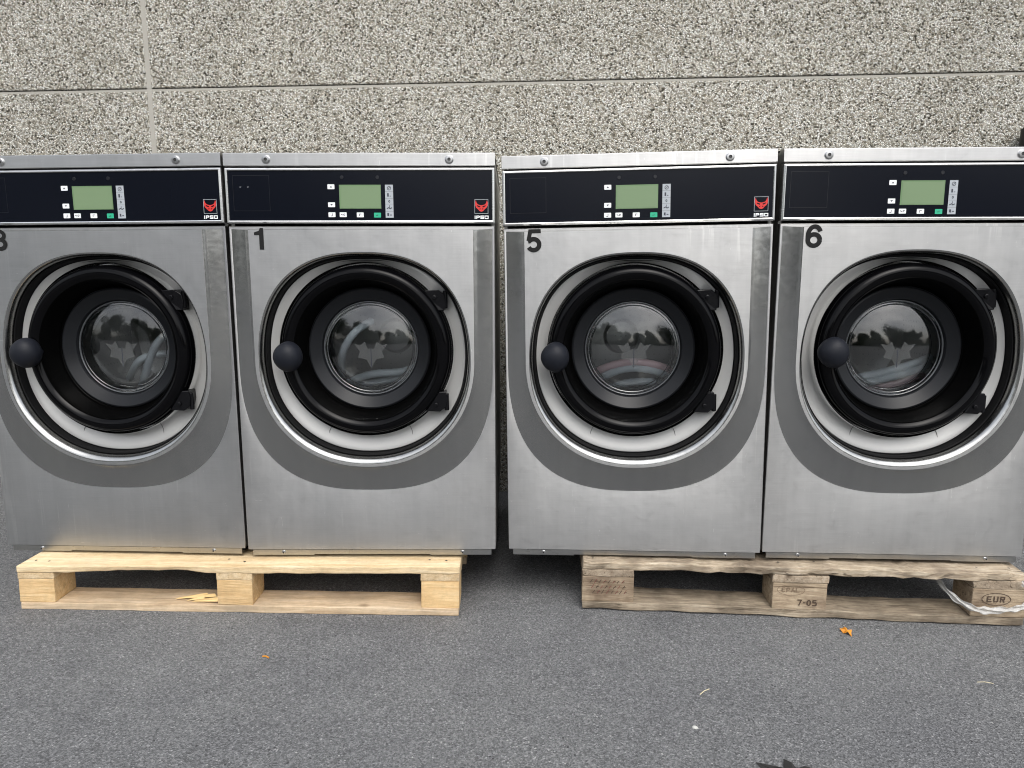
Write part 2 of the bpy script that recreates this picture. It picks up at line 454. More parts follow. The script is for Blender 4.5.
def sup(th, ax, az, n): 
    c, s = abs(cos(th)), abs(sin(th))
    return 1/((c/ax)**n + (s/az)**n)**(1/n)
def nexp(th, up, dn):
    t = .5+.5*sin(th); t = t*t*(3-2*t); return dn+(up-dn)*t
def openr(th, k=0.0):
    # k > .0103 lies outside the pressed lip; the lip is wider along the bottom
    b = max(0.0, -sin(th))**.8
    return sup(th, .2875, .2898, nexp(th, 2.38, 2.12)) + max(k-.0103, 0) - (.0103-min(max(k, 0), .0103))*(1+.85*b) + min(k, 0)
def ushape(th, ax, top, az, n):
    c, s = abs(cos(th)), sin(th)
    if s > 0: return min(ax/max(c, 1e-6), top/max(s, 1e-6))
    return sup(th, ax, az, n)
def P_(th, r, y): return (OC[0]+r*cos(th), y, OC[1]+r*sin(th))

def front_panel(parent):
    ths = sorted(set([2*pi*i/300 for i in range(300)] + [atan2(.3515, .3505), pi-atan2(.3515, .3505), atan2(.346, .296), pi-atan2(.346, .296), atan2(.349, .346), pi-atan2(.349, .346)]
        + [2*pi-atan2(.541, .3505), pi+atan2(.541, .3505)]))
    R = []
    fI = atan2(.346, .296)
    def warp_angle(t, fC):
        # move the corner of the inner outline onto the corner of an outer one
        if t <= 0 or t >= pi: return t
        m = t > pi/2; a = pi-t if m else t
        a = a*fC/fI if a < fI else fC+(a-fI)*(pi/2-fC)/(pi/2-fI)
        return pi-a if m else a
    def ring(f, y, fC=fI):
        R.append([P_(warp_angle(t, fC), f(warp_angle(t, fC)), y) for t in ths])
    lip = lambda k: (lambda t: openr(t, k))
    for k, y in ((0, .016), (0.0004, .004), (.0013, -.0040), (.0030, -.0095), (.0052, -.0132), (.0076, -.0153), (.0095, -PL), (.0103, -PL)): ring(lip(k), y)
    I = lambda t: max(ushape(t, .296, .346, .2955, 2.12), openr(t, .0120))
    E_ = lambda t: ushape(t, .3475, .349, .369, 2.6)
    fE = atan2(.349, .3475)
    ring(lambda t: max(I(t)-.0012, openr(t, .0108)), -PL)
    ring(I, -PL)
    Iw = [(Vector((I(t)*cos(t), I(t)*sin(t))), Vector((E_(warp_angle(t, fE))*cos(warp_angle(t, fE)), E_(warp_angle(t, fE))*sin(warp_angle(t, fE))))) for t in ths]
    for s_, y in ((.03, -PL+.0006), (.08, -PL+.0026), (.14, -PL+.0048), (.22, -PL+.0068), (.55, -.0046), (.90, .0001), (.965, .0007), (1.0, 0.0)):
        R.append([(OC[0]+(a+(b-a)*s_).x, y, OC[1]+(a+(b-a)*s_).y) for a, b in Iw])
    def rect(t, gx=.3505, top=.3545, bot=.541):
        c, s = abs(cos(t)), sin(t)
        return min(gx/max(c, 1e-6), (top if s > 0 else bot)/max(abs(s), 1e-6))
    ring(lambda t: rect(t, .3505, .3545, .541), 0, atan2(.3545, .3505))
    ring(lambda t: rect(t, .3520, .3560, .541), .0015, atan2(.3560, .3520))
    ring(lambda t: rect(t, .3522, .3562, .541), .02, atan2(.3562, .3522))
    bm = BM(); k = 7; loft(bm, R)
    nn = len(ths)
    for i, f_ in enumerate(list(bm.faces)):
        if 9 <= i//nn <= 15 or i//nn < 6: f_.material_index = 1
    bmesh.ops.recalc_face_normals(bm, faces=bm.faces)
    # shift so that the flange is centred
    f = obj('front_panel', bm, [STEEL, BANDM], parent, smooth=24, uv=True)
    return f

def glyph(kind, x, z, s, w=None):
    w = w or s*.22
    return kind

FOX_RED = [[(0,-.98),(.30,-.86),(.55,-.55),(.82,-.30),(1,.08),(1.02,.55),(.88,1.0),(.76,.55),(.56,.28),(.30,.17),(0,.12)]]
FOX_CUT = [[(.16,-.06),(.68,.14),(.66,-.06),(.26,-.24)], [(.10,-.40),(.36,-.50),(.20,-.64)]]
def fox(bm, cx, cz, sx, sz, y, m_red, m_cut):
    for side in (1, -1):
        for pl in FOX_RED:
            bm_pts = [(cx+side*p[0]*sx, cz+p[1]*sz) for p in pl]
            poly(bm, bm_pts, y, m_red)
        if m_cut is not None:
            for pl in FOX_CUT: poly(bm, [(cx+side*p[0]*sx, cz+p[1]*sz) for p in pl], y-.0004, m_cut)

def letter(bm, ch, x, z, w, h, t, y, mi):
    x1, z1 = x+w, z+h; m = z+h/2; a = t/2
    S = {
     'I': [[(x+w/2, z), (x+w/2, z1)]],
     'P': [[(x+a, z), (x+a, z1-a), (x1-a*2, z1-a), (x1-a, z1-a*2), (x1-a, m+a), (x1-a*2, m), (x+a, m)]],
     'S': [[(x1, z1-a), (x+a, z1-a), (x+a, m), (x1-a, m), (x1-a, z+a), (x, z+a)]],
     'O': [[(x+a, z+a), (x+a, z1-a), (x1-a, z1-a), (x1-a, z+a), (x+a, z+a)]],
     'E': [[(x1, z1-a), (x+a, z1-a), (x+a, z+a), (x1, z+a)], [(x+a, m), (x1-a, m)]],
     'A': [[(x, z), (x+w/2, z1), (x1, z)], [(x+w*.22, z+h*.35), (x1-w*.22, z+h*.35)]],
     'L': [[(x+a, z1), (x+a, z+a), (x1, z+a)]],
     'U': [[(x+a, z1), (x+a, z+2*a), (x+2*a, z+a), (x1-2*a, z+a), (x1-a, z+2*a), (x1-a, z1)]],
     'R': [[(x+a, z), (x+a, z1-a), (x1-a, z1-a), (x1-a, m), (x+a, m)], [(x+w*.5, m), (x1-a, z)]],
     '7': [[(x, z1-a), (x1-a, z1-a), (x+w*.35, z)]],
     '-': [[(x, m), (x1, m)]],
     '0': [arc(x+w/2, m, w/2-a, h/2-a, 0, 360)],
     '5': [[(x1-a, z1-a), (x+a, z1-a), (x+a, m+a), (x1-2*a, m+a), (x1-a, m-a), (x1-a, z+2*a), (x1-2*a, z+a), (x, z+a)]],
    }[ch]
    for s in S: stroke(bm, s, t, y, mi)

def numeral(n, parent):
    bm = BM(); y = -PL-.0008; t = .0115
    x0, z0, h = {'3': .076, '1': .071, '5': .067, '6': .067}[n], .836, .056
    if n == '1':
        poly(bm, [(.088, z0), (.0995, z0), (.0995, z0+h), (.091, z0+h), (.0875, z0+h-.007), (.075, z0+h-.0115), (.075, z0+h-.0185), (.088, z0+h-.0185)], y)
    elif n == '5':
        w = .038
        stroke(bm, [(x0+w-.002, z0+h-.005), (x0+.0105, z0+h-.005), (x0+.006, z0+.0275)], .0098, y)
        stroke(bm, [(x0+.005, z0+.0262)]+arc(x0+.0185, z0+.0185, .0135, .0135, 140, -152, 22), .0108, y-.0003)
    elif n == '6':
        stroke(bm, arc(x0+.0195, z0+.0185, .0137, .0135, 0, 360, 30), .0108, y)
        stroke(bm, arc(x0+.0205, z0+.0285, .0150, .0220, 28, 182, 20)+[(x0+.0057, z0+.0185)], .0105, y-.0003)
    else:
        stroke(bm, arc(x0+.0185, z0+.0400, .0125, .0110, 165, -90, 22), .0100, y)
        stroke(bm, arc(x0+.0185, z0+.0170, .0138, .0120, 90, -165, 22), .0108, y-.0003)
    if n in '56':
        for v in bm.verts: v.co.x = x0-.0035+(v.co.x-x0)*1.10; v.co.z = z0+.028+(v.co.z-z0-.028)*1.07
    return obj('numeral', bm, VINYL, parent)

def bolt(parent, x, z, y, r=.0102, name='bolt'):
    bm = BM()
    lathe(bm, [(r*1.12, .0005), (r*1.12, -.0008), (r, -.0012), (r*.97, -.0030), (r*.85, -.0040), (r*.42, -.0043)], x, z, 24, 0, y)
    lathe(bm, [(r*.42, -.0043), (r*.36, -.0025), (0, -.0025)], x, z, 24, 1, y)
    bmesh.ops.recalc_face_normals(bm, faces=bm.faces)
    return obj(name, bm, [BOLTM, BOLTD], parent, smooth=35)

def make_washer(num, label):
    root = empty('washing_machine')
    tag(root, label, 'washing machine', 'stainless washing machines standing in a row')
    # cabinet body
    bm = BM()
    for q in (((.004, .004), (0, .87)), ((.706, .706), (0, .87))): pass
    box(bm, .003, .012, .021, .86, .0, H-.004); box(bm, .698, .707, .021, .86, .0, H-.004)
    box(bm, .012, .698, .85, .86, .0, H-.004); box(bm, .012, .698, .021, .85, -.002, .006)
    box(bm, .012, .698, .03, .85, H-.016, H-.008)
    obj('cabinet', bm, GALV, root)
    # lid with folded front strip
    bm = BM()
    zl = H-.0357
    prof = [(.0, zl+.0015), (-.0045, zl+.0015), (-.0072, zl+.003), (-.0064, H-.0035), (-.0042, H-.0008), (0, H), (.865, H)]
    n = 2; xsn = [.0008, .7092]
    loft(bm, [[(x, y, z) for y, z in prof] for x in xsn], close=False)
    for x in xsn:
        vs = [bm.verts.new((x, y, z)) for y, z in prof[:-1]] + [bm.verts.new((x, .03, H)), bm.verts.new((x, .03, zl+.0015))]
        bm.faces.new(vs)
    bmesh.ops.recalc_face_normals(bm, faces=bm.faces)
    lid = obj('lid', bm, STEEL, root, uv=True)
    bolt(lid, .113, 1.0675, -.0068); bolt(lid, .590, 1.0670, -.0068)
    # control panel
    bm = BM(); z0, z1 = ZC+.0005, H-.0375
    box(bm, .0085, .7015, -.004, .012, z0+.006, z1-.006)
    cp = obj('control_panel', bm, PANELM, root)
    bm = BM()
    def frame_ring(i, y): return [(.0012+i, y, z0+i), (.7088-i, y, z0+i), (.7088-i, y, z1-i), (.0012+i, y, z1-i)]
    loft(bm, [frame_ring(0, .02), frame_ring(0, -.001), frame_ring(.0015, -.005), frame_ring(.0055, -.0075), frame_ring(.0075, -.0065), frame_ring(.0085, -.0038)])
    bmesh.ops.recalc_face_normals(bm, faces=bm.faces)
    obj('panel_frame', bm, STEEL_TRIM, cp)
    yp = -.0045
    bm = BM(); stroke(bm, [(.022, .937), (.022, 1.027), (.117, 1.027), (.117, .937)], .0009, yp, closed=True)
    obj('blanking_outline', bm, PATCH, cp)
    if num == '1':
        bm = BM(); 
        for x in (.040, .060): poly(bm, [(x, .997), (x+.0035, .9975), (x+.0035, .9985), (x, .9985)], yp-.0003)
        obj('scuff', bm, SILVER, cp)
    bm = BM(); poly(bm, [(.300, .9425), (.4095, .9425), (.4095, 1.0035), (.300, 1.0035)], yp, 1)
    poly(bm, [(.3035, .9440), (.4075, .9440), (.4075, 1.0), (.3035, 1.0)], yp-.0004, 0)
    obj('display', bm, [LCD, LCDRIM], cp)
    for i, (x, z) in enumerate(((.279, .9985), (.279, .9525), (.279, .9270), (.3085, .9270), (.3535, .9265), (.399, .9258))):
        bm = BM(); w, h = .0092, .0062
        poly(bm, [(x-w, z-h+.001), (x-w+.001, z-h), (x+w-.001, z-h), (x+w, z-h+.001), (x+w, z+h-.001), (x+w-.001, z+h), (x-w+.001, z+h), (x-w, z+h-.001)], yp)
        a = .0032
        if i == 0: poly(bm, [(x-a, z-a*.6), (x+a, z-a*.6), (x, z+a*.7)], yp-.0004, 1)
        elif i == 1: poly(bm, [(x-a, z+a*.6), (x+a, z+a*.6), (x, z-a*.7)], yp-.0004, 1)
        elif i == 2: stroke(bm, [(x+.001, z+a), (x+.001, z-a), (x-a, z-a)], .0012, yp-.0004, 1)
        elif i == 3:
            stroke(bm, [(x-.006, z+.001), (x-.001, z-.001)], .0016, yp-.0004, 1); stroke(bm, arc(x+.003, z, .002, .002, 0, 300), .0012, yp-.0004, 1)
        elif i == 4: stroke(bm, [(x-.002, z-a), (x-.002, z+a*.7), (x+.003, z+a*.7)], .0013, yp-.0004, 1)
        else: stroke(bm, [(x-.004, z-.001), (x+.001, z-.001), (x+.001, z+.002)], .0012, yp-.0004, 1)
        obj('button', bm, [GREENB if i == 5 else WHITE, DARKP], cp)
    bm = BM(); poly(bm, [(.4205, .919), (.4415, .919), (.4415, 1.0035), (.4205, 1.0035)], yp)
    xc = .431
    stroke(bm, arc(xc, .9945, .0045, .0045, 0, 360), .0014, yp-.0004, 1); stroke(bm, [(xc-.003, .9915), (xc+.004, .9985)], .0012, yp-.0004, 1)
    poly(bm, [(xc-.005, .973), (xc-.001, .973), (xc-.001, .982), (xc-.005, .982)], yp-.0004, 1); stroke(bm, [(xc+.001, .9745), (xc+.005, .9745)], .0016, yp-.0004, 1)
    stroke(bm, arc(xc, .961, .0018, .0025, 0, 360, 8), .0016, yp-.0004, 1)
    stroke(bm, [(xc-.007, .942), (xc-.002, .945), (xc+.002, .942), (xc+.007, .945)], .0022, yp-.0004, 1); stroke(bm, [(xc, .945), (xc, .951)], .0014, yp-.0004, 1)
    poly(bm, [(xc-.006, .924), (xc-.0015, .923), (xc-.0015, .931), (xc-.006, .931)], yp-.0004, 1); stroke(bm, [(xc+.001, .926), (xc+.006, .926)], .0022, yp-.0004, 1)
    for zz in (.9865, .9685, .954, .9355): stroke(bm, [(.4205, zz), (.4415, zz)], .0004, yp-.0004, 1)
    obj('icon_strip', bm, [SILVER, DARKP], cp)
    for x in (.308, .401):
        bm = BM(); lathe(bm, [(.0048, .0004), (.0040, -.0006), (0, -.0006)], x, 1.0225, 16, 0, yp); bmesh.ops.recalc_face_normals(bm, faces=bm.faces)
        obj('sensor_window', bm, PATCH, cp)
    bm = BM()
    stroke(bm, [(.6555, .9295), (.6555, .9655), (.6905, .9655), (.6905, .9295)], .0009, yp, 0, closed=True)
    fox(bm, .673, .9490, .0165, .0150, yp-.0003, 1, 2)
    xx = .6545
    for ch, w in (('I', .0035), ('P', .0095), ('S', .0095), ('O', .0105)):
        letter(bm, ch, xx, .9155, w, .0088, .0023, yp-.0002, 3); xx += w+.0014
    obj('badge', bm, [SILVER, RED, PANELM, WHITE], cp)
    # front panel, numeral
    fp = front_panel(root); numeral(num, fp)
    # rubber seal in the opening
    bm = BM(); ths = [2*pi*i/240 for i in range(240)]
    R = []
    for k, y in ((.0008, .013), (-.0022, .0085), (-.0046, .0095), (-.0058, .014), (-.0058, .0310), (-.0068, .0345), (-.0115, .0355)): R.append([P_(t, openr(t, k), y) for t in ths])
    loft(bm, R); bmesh.ops.recalc_face_normals(bm, faces=bm.faces)
    obj('opening_seal', bm, RUBBER, root, smooth=40)
    # dished surround
    bm = BM(); R = []
    for s, y in ((0, .0345), (.03, .0325), (.1, .0325), (.3, .0360), (.6, .0415), (.9, .0460), (1, .0475)):
        ring = []
        for t in ths:
            r = openr(t, -.0078); a = (OC[0]+r*cos(t), OC[1]+r*sin(t)); c = (DC[0]+.2405*cos(t), DC[1]+.2405*sin(t))
            ring.append((a[0]*(1-s)+c[0]*s, y, a[1]*(1-s)+c[1]*s))
        R.append(ring)
    loft(bm, R); bmesh.ops.recalc_face_normals(bm, faces=bm.faces)
    ds = obj('door_surround', bm, DISH, root, smooth=40)
    for sgn in (-1, 1):
        bm = BM()
        def SP(z): return (DC[0]+sgn*(.120-.012*math.exp(-((.350-z)/.012))), .0322+.0145*max(0, min(1, (z-.290)/.072)), z)
        zs = [.352, .345, .335, .322, .308, .296]
        tube(bm, [SP(z) for z in zs], .0009, 6); obj('seam', bm, SEAM, ds)
    # polished flange behind the ring
    bm = BM(); lathe(bm, [(.2425, .062), (.2410, .042), (.2395, .019), (.2382, .0165), (.2370, .019), (.2365, .062)], *DC, 120)
    lathe(bm, [(.2365, .062), (.19, .066)], *DC, 120)
    bmesh.ops.recalc_face_normals(bm, faces=bm.faces)
    obj('door_seat', bm, CHROME, root, smooth=40)
    # door
    bm = BM()
    lathe(bm, [(.205, .050), (.219, .048), (.2255, .038), (.2288, .022), (.2290, .006), (.2276, -.008), (.2235, -.0190), (.2165, -.0262), (.2075, -.0290), (.1985, -.0268), (.1915, -.0200)], *DC, 144)
    bmesh.ops.recalc_face_normals(bm, faces=bm.faces)
    for v in bm.verts:
        v.co.y += .019; q = .2325/.229; v.co.x = DC[0]+(v.co.x-DC[0])*q; v.co.z = DC[1]+(v.co.z-DC[1])*q
    door = obj('door', bm, BLACK, root, smooth=40)
    bm = BM(); lathe(bm, [(.1916, -.0201), (.1900, -.0212), (.1884, -.0180), (.1850, .012), (.1770, .046), (.1745, .058), (.171, .0615)], *DC, 144)
    bmesh.ops.recalc_face_normals(bm, faces=bm.faces)
    for v in bm.verts: v.co.y += .019*max(0, min(1, (.055-v.co.y)/.07)); q = 1+.0153*max(0, min(1, (.055-v.co.y)/.055)); v.co.x = DC[0]+(v.co.x-DC[0])*q; v.co.z = DC[1]+(v.co.z-DC[1])*q
    obj('inner_ring', bm, FUNNEL, door, smooth=25)
    bm = BM(); lathe(bm, [(.1715, .0610), (.1690, .0560), (.1650, .0545), (.1370, .0690), (.1340, .0760), (.1325, .090)], *DC, 144)
    bmesh.ops.recalc_face_normals(bm, faces=bm.faces)
    obj('glass_collar', bm, FLANGE, door, smooth=30)
    bm = BM(); RS = .46; pr = []
    for i in range(15):
        r = .1318*(1-i/14); pr.append((r, .082-(sqrt(RS*RS-r*r)-sqrt(RS*RS-.1318**2))))
    lathe(bm, pr, *DC, 96)
    tx, tz = {'3': (.05, -.02), '1': (-.02, .01), '5': (-.055, .02), '6': (.03, .035)}[num]
    for v in bm.verts: v.co.y += (v.co.x-DC[0])*tx*.5+(v.co.z-DC[1])*tz*.5
    bmesh.ops.recalc_face_normals(bm, faces=bm.faces)
    obj('glass', bm, GLASS, door, smooth=60)
    bm = BM(); lathe(bm, [(.1335, .0790), (.1328, .0757), (.1310, .0745), (.1293, .0755), (.1285, .0780)], *DC, 120); bmesh.ops.recalc_face_normals(bm, faces=bm.faces)
    lathe(bm, [(.1235, .0790), (.1228, .0763), (.1214, .0771)], *DC, 120)
    obj('glass_rim', bm, RIM, door, smooth=80)
    bm = BM(); lathe(bm, [(.131, .086), (.122, .100), (.112, .1075), (.100, .1105), (0, .1112)], *DC, 96); bmesh.ops.recalc_face_normals(bm, faces=bm.faces)
    obj('glass_bowl', bm, BOWL, door, smooth=60)
    bm = BM(); lathe(bm, [(.1165, .1060), (.1155, .1040), (.1142, .1052)], *DC, 120); obj('bowl_rim', bm, RIM, door, smooth=80)
    bm = BM(); fx, fz = DC[0]+.003, DC[1]-.006
    EM = [(0,-1),(.28,-.5),(.78,-.38),(.66,-.02),(1,.42),(.6,.34),(.36,.55),(.18,.12),(0,.16)]
    for sg in (1, -1): poly(bm, [(fx+sg*q[0]*.047, fz+q[1]*.048) for q in EM], .0605, 0)
    stroke(bm, [(fx, fz+.008), (fx, fz-.044)], .0020, .0600, 1)
    obj('etched_mark', bm, [ETCH, DARKP], door)
    # handle knob
    bm = BM(); kx, kz = {'3': (.141, .561), '1': (.151, .553), '5': (.139, .554), '6': (.150, .563)}[num]
    pr = [(0, -.062), (.012, -.0605), (.024, -.056), (.033, -.047), (.0378, -.035), (.0385, -.022), (.036, -.012), (.030, -.006), (.024, .004), (.024, .02)]
    lathe(bm, pr, kx, kz, 40); bmesh.ops.recalc_face_normals(bm, faces=bm.faces)
    for v in bm.verts:
        dx = v.co.x-kx
        v.co.x = kx+dx*1.0; v.co.z = kz+(v.co.z-kz)*(1.08-.16*(1 if dx < 0 else -.1)*min(1, abs(dx)/.04))
    obj('handle', bm, KNOB, door, smooth=50)
    # hinges
    for s in (1, -1):
        bm = BM(); cz = DC[1]+s*.141-.002; cx = .548
        outl = [(-.032, .024), (.006, .026), (.022, .014), (.026, -.006), (.022, -.030), (.004, -.030), (-.012, -.006)]
        ff = [bm.verts.new((cx+a_, .004+.004*(a_ > .01), cz+s*b_)) for a_, b_ in outl]; bb = [bm.verts.new((cx+a_, .056, cz+s*b_)) for a_, b_ in outl]
        bm.faces.new(ff); bm.faces.new(bb[::-1])
        for q in range(7): bm.faces.new((ff[q], bb[q], bb[(q+1) % 7], ff[(q+1) % 7]))
        bmesh.ops.recalc_face_normals(bm, faces=bm.faces)
        tube(bm, [(cx+.024, .018, cz-.024), (cx+.024, .018, cz+.024)], .0065, 12)
        tube(bm, [(cx-.004, .0035, cz+s*.006), (cx-.004, -.0005, cz+s*.006)], .006, 12)
        o = obj('hinge', bm, HINGE, door, bevel=.0025)
    # drum
    bm = BM()
    lathe(bm, [(.166, .082), (.150, .105), (.165, .125), (.235, .130), (.235, .50), (.22, .515), (.06, .515), (.05, .49), (0, .485)], *DC, 64)
    bmesh.ops.recalc_face_normals(bm, faces=bm.faces)
    obj('drum', bm, DRUMM, root, smooth=35)
    # kick plate
    bm = BM()
    box(bm, .016, .190, .003, .012, -.0180, -.0022); box(bm, .190, .520, .003, .012, -.0155, -.0022); box(bm, .520, .694, .003, .012, -.0180, -.0022)
    kp = obj('kick_plate', bm, GALVK, root)
    bolt(kp, .103, -.0100, .003, .0052); bolt(kp, .612, -.0100, .003, .0052)
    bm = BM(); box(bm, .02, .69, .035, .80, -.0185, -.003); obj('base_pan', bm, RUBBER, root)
    return root

POSE = {'3': (-1.458204, 1.947127, .140010, -2.8874, .9963), '1': (-.746959, 1.907341, .150513, .1443, .7403),
        '5': (-.007042, 1.927346, .154198, -4.4596, 1.4998), '6': (.700704, 1.878374, .173405, -2.6276, .6377)}
LAB = {'3': 'stainless front-loading washing machine marked 3, cut off by the left edge, on pale pallet',
       '1': 'stainless front-loading washing machine marked 1, right end of the pale new pallet',
       '5': 'stainless front-loading washing machine marked 5, left end of the old grey pallet',
       '6': 'stainless front-loading washing machine marked 6, right end of the old grey pallet'}
def matrix(x, y, z, yaw, roll): return Matrix.Translation((x, y, z)) @ Matrix.Rotation(radians(yaw), 4, 'Z') @ Matrix.Rotation(-radians(roll), 4, 'Y')
machines = {}
for n in ('3', '1', '5', '6'):
    r = make_washer(n, LAB[n]); r.matrix_world = matrix(*POSE[n]); machines[n] = r

# hoses left in the drums
def hose(n, paths, label, mat=HOSE, r=.011):
    M = matrix(*POSE[n])
    t = empty('hose_bundle', M @ Vector((DC[0], .3, DC[1]-.2))); off = t.location.copy()
    tag(t, label, 'hoses', 'hoses left inside the drums')
    for pi_, pts in enumerate(paths):
        P = []
        for i in range(len(pts)-1):
            for k in range(10):
                s = k/10; p0 = Vector(pts[max(i-1, 0)]); p1 = Vector(pts[i]); p2 = Vector(pts[i+1]); p3 = Vector(pts[min(i+2, len(pts)-1)])
                P.append(.5*((2*p1)+(p2-p0)*s+(2*p0-5*p1+4*p2-p3)*s*s+(3*p1-p0-3*p2+p3)*s**3))
        P.append(Vector(pts[-1]))
        rad = [r*(1+.08*(i % 2)) for i in range(len(P))]
        P = [M @ Vector((DC[0]+p.x, p.y, DC[1]+p.z)) - off for p in P]
        bm = BM(); tube(bm, P, r, 10, rad=rad); obj('hose', bm, mat[pi_ % len(mat)] if isinstance(mat, list) else mat, t, smooth=50)
    return t
hose('3', [[(-.05,.22,-.15), (.0,.17,-.09), (.035,.15,-.03), (.07,.15,.02), (.12,.18,.05)], [(.0,.25,-.16), (.05,.19,-.09), (.09,.18,-.03), (.14,.22,.01)], [(-.13,.3,-.12), (-.05,.25,-.05), (.05,.28,-.04), (.15,.3,-.08)]],
     'grey-blue hoses standing up inside the drum of the machine marked 3')
hose('1', [[(-.12,.22,-.1), (-.1,.16,-.02), (-.06,.15,.04), (-.02,.2,.07)], [(-.13,.2,-.13), (-.02,.15,-.085), (.08,.15,-.075), (.15,.2,-.05)], [(-.1,.24,-.13), (.0,.19,-.11), (.1,.19,-.095)]],
     'dark grey hoses coiled inside the drum of the machine marked 1')
hose('5', [[(-.16,.18,-.13), (-.09,.15,-.07), (0,.14,-.045), (.09,.15,-.06), (.16,.18,-.1)], [(-.16,.2,-.15), (-.08,.15,-.09), (0,.14,-.063), (.09,.15,-.078), (.15,.18,-.12)], [(-.1,.17,-.14), (-.02,.15,-.11), (.06,.15,-.105), (.13,.18,-.13)]],
     'grey and reddish hoses arched inside the drum of the machine marked 5', [HOSER, HOSE, HOSE])
hose('6', [[(-.14,.16,-.115), (-.05,.14,-.088), (.05,.14,-.062), (.15,.17,-.035)], [(-.14,.17,-.135), (-.05,.14,-.108), (.05,.14,-.082), (.15,.17,-.055)], [(-.1,.18,-.15), (.02,.15,-.118), (.14,.18,-.09)]],
     'pale straight hoses slanting across the drum of the machine marked 6', [HOSE, HOSE, HOSER])

# ------------------------------------------------------------------ pallets
def wood(bm0, name, mat, parent, warp, sub=2, wob=.0012, seed=0, chip=None, bev=.0022):
    rnd = random.Random(seed)
    bmesh.ops.recalc_face_normals(bm0, faces=bm0.faces)
    for v in bm0.verts:
        v.co += Vector((rnd.uniform(-wob, wob), rnd.uniform(-wob, wob), rnd.uniform(-wob, wob)*.7))
        if chip: chip(v, rnd)
        v.co.z *= warp(v.co.x)
    return obj(name, bm0, mat, parent, bevel=bev)
def board(x0, x1, y0, y1, z0, z1, nx=1, ny=1):
    """box with nx/ny divisions along its length so that its edges can be uneven"""
    bm = BM(); G = {}
    for i in range(nx+1):
        for j in range(ny+1):
            for k in (0, 1):
                G[i, j, k] = bm.verts.new((x0+(x1-x0)*i/nx, y0+(y1-y0)*j/ny, z1 if k else z0))
    for i in range(nx):
        for j in range(ny):
            bm.faces.new((G[i,j,1], G[i+1,j,1], G[i+1,j+1,1], G[i,j+1,1])); bm.faces.new((G[i,j,0], G[i,j+1,0], G[i+1,j+1,0], G[i+1,j,0]))
    for i in range(nx):
        bm.faces.new((G[i,0,0], G[i+1,0,0], G[i+1,0,1], G[i,0,1])); bm.faces.new((G[i,ny,0], G[i,ny,1], G[i+1,ny,1], G[i+1,ny,0]))
    for j in range(ny):
        bm.faces.new((G[0,j,0], G[0,j,1], G[0,j+1,1], G[0,j+1,0])); bm.faces.new((G[nx,j,0], G[nx,j+1,0], G[nx,j+1,1], G[nx,j,1]))
    return bm

def nails(bm, pts, z):
    for x, y in pts:
        vs = [bm.verts.new((x+.0035*cos(2*pi*i/10), y+.0035*sin(2*pi*i/10), z)) for i in range(10)]; bm.faces.new(vs)

def pallet(loc, yaw, roll, k0, k1, bw, mats, label, chip=None, rough=0.0, L=1.2, ext=None, hob=.0012):
    t = empty('pallet'); tag(t, label, 'pallet', 'wooden pallets under the washing machines')
    MX, MY, MB_, MBT = mats
    warp = lambda x: k0+(k1-k0)*x/L
    mw = bw[1] if isinstance(bw, tuple) else bw; ew = bw[0] if isinstance(bw, tuple) else bw
    sh = .013 if ew < .12 else 0
    xs = [(0, ew), (L/2-mw/2-sh, L/2+mw/2-sh), (L-ew-sh*.6, L)]; ysb = [(0, .1), (.36, .46), (.70, .80)]
    s = int(abs(loc[0]*1000))
    blocks = []
    for j, (y0, y1) in enumerate(ysb):
        wood(board(0.003, L-.002, y0+.001, y1+.003, 0, .022, 24, 1), 'bottom_board', MBT, t, warp, wob=.0012+rough, seed=s+j)
        for i, (x0, x1) in enumerate(xs):
            b = wood(board(x0+.001, x1-.001, y0+.003, y1, .0222, .0998, 3, 2), 'block', MB_, t, warp, wob=.0006+rough*.4, seed=s+20+j*3+i)
            if j == 0: blocks.append(b)
    for i, (x0, x1) in enumerate(xs):
        wood(board(x0, x1, .002, .8, .100, .1218, 2, 10), 'stringer_board', MY, t, warp, wob=.0009+rough, seed=s+40+i)
    for j, (y0, y1) in enumerate(((0, .13), (.165, .265), (.33, .47), (.53, .63), (.67, .80))):
        e = (ext or {}).get(j, 0)
        b = wood(board(0, L+e, y0, y1, .122, .1438, 44, 1), 'deck_board', MX, t, warp, wob=.0010+rough, seed=s+60+j, chip=chip if j == 0 else None, bev=.003)
        if j == 0:
            for x in (xs[0][0]+.03, xs[0][1]-.03, xs[1][0]+.02, xs[1][1]-.03, xs[2][0]+.02, xs[2][1]-.04):
                bm = BM(); yy = random.uniform(.03, .06); zz = (.1449+rough)*warp(x)
                lathe_pts = [2*pi*i/10 for i in range(10)]
                bm.faces.new([bm.verts.new((x+.0033*cos(a), yy+.0033*sin(a), zz)) for a in lathe_pts])
                obj('nail_head', bm, NAIL, b)
    t.matrix_world = matrix(loc[0], loc[1], loc[2], yaw, roll)
    return t, blocks

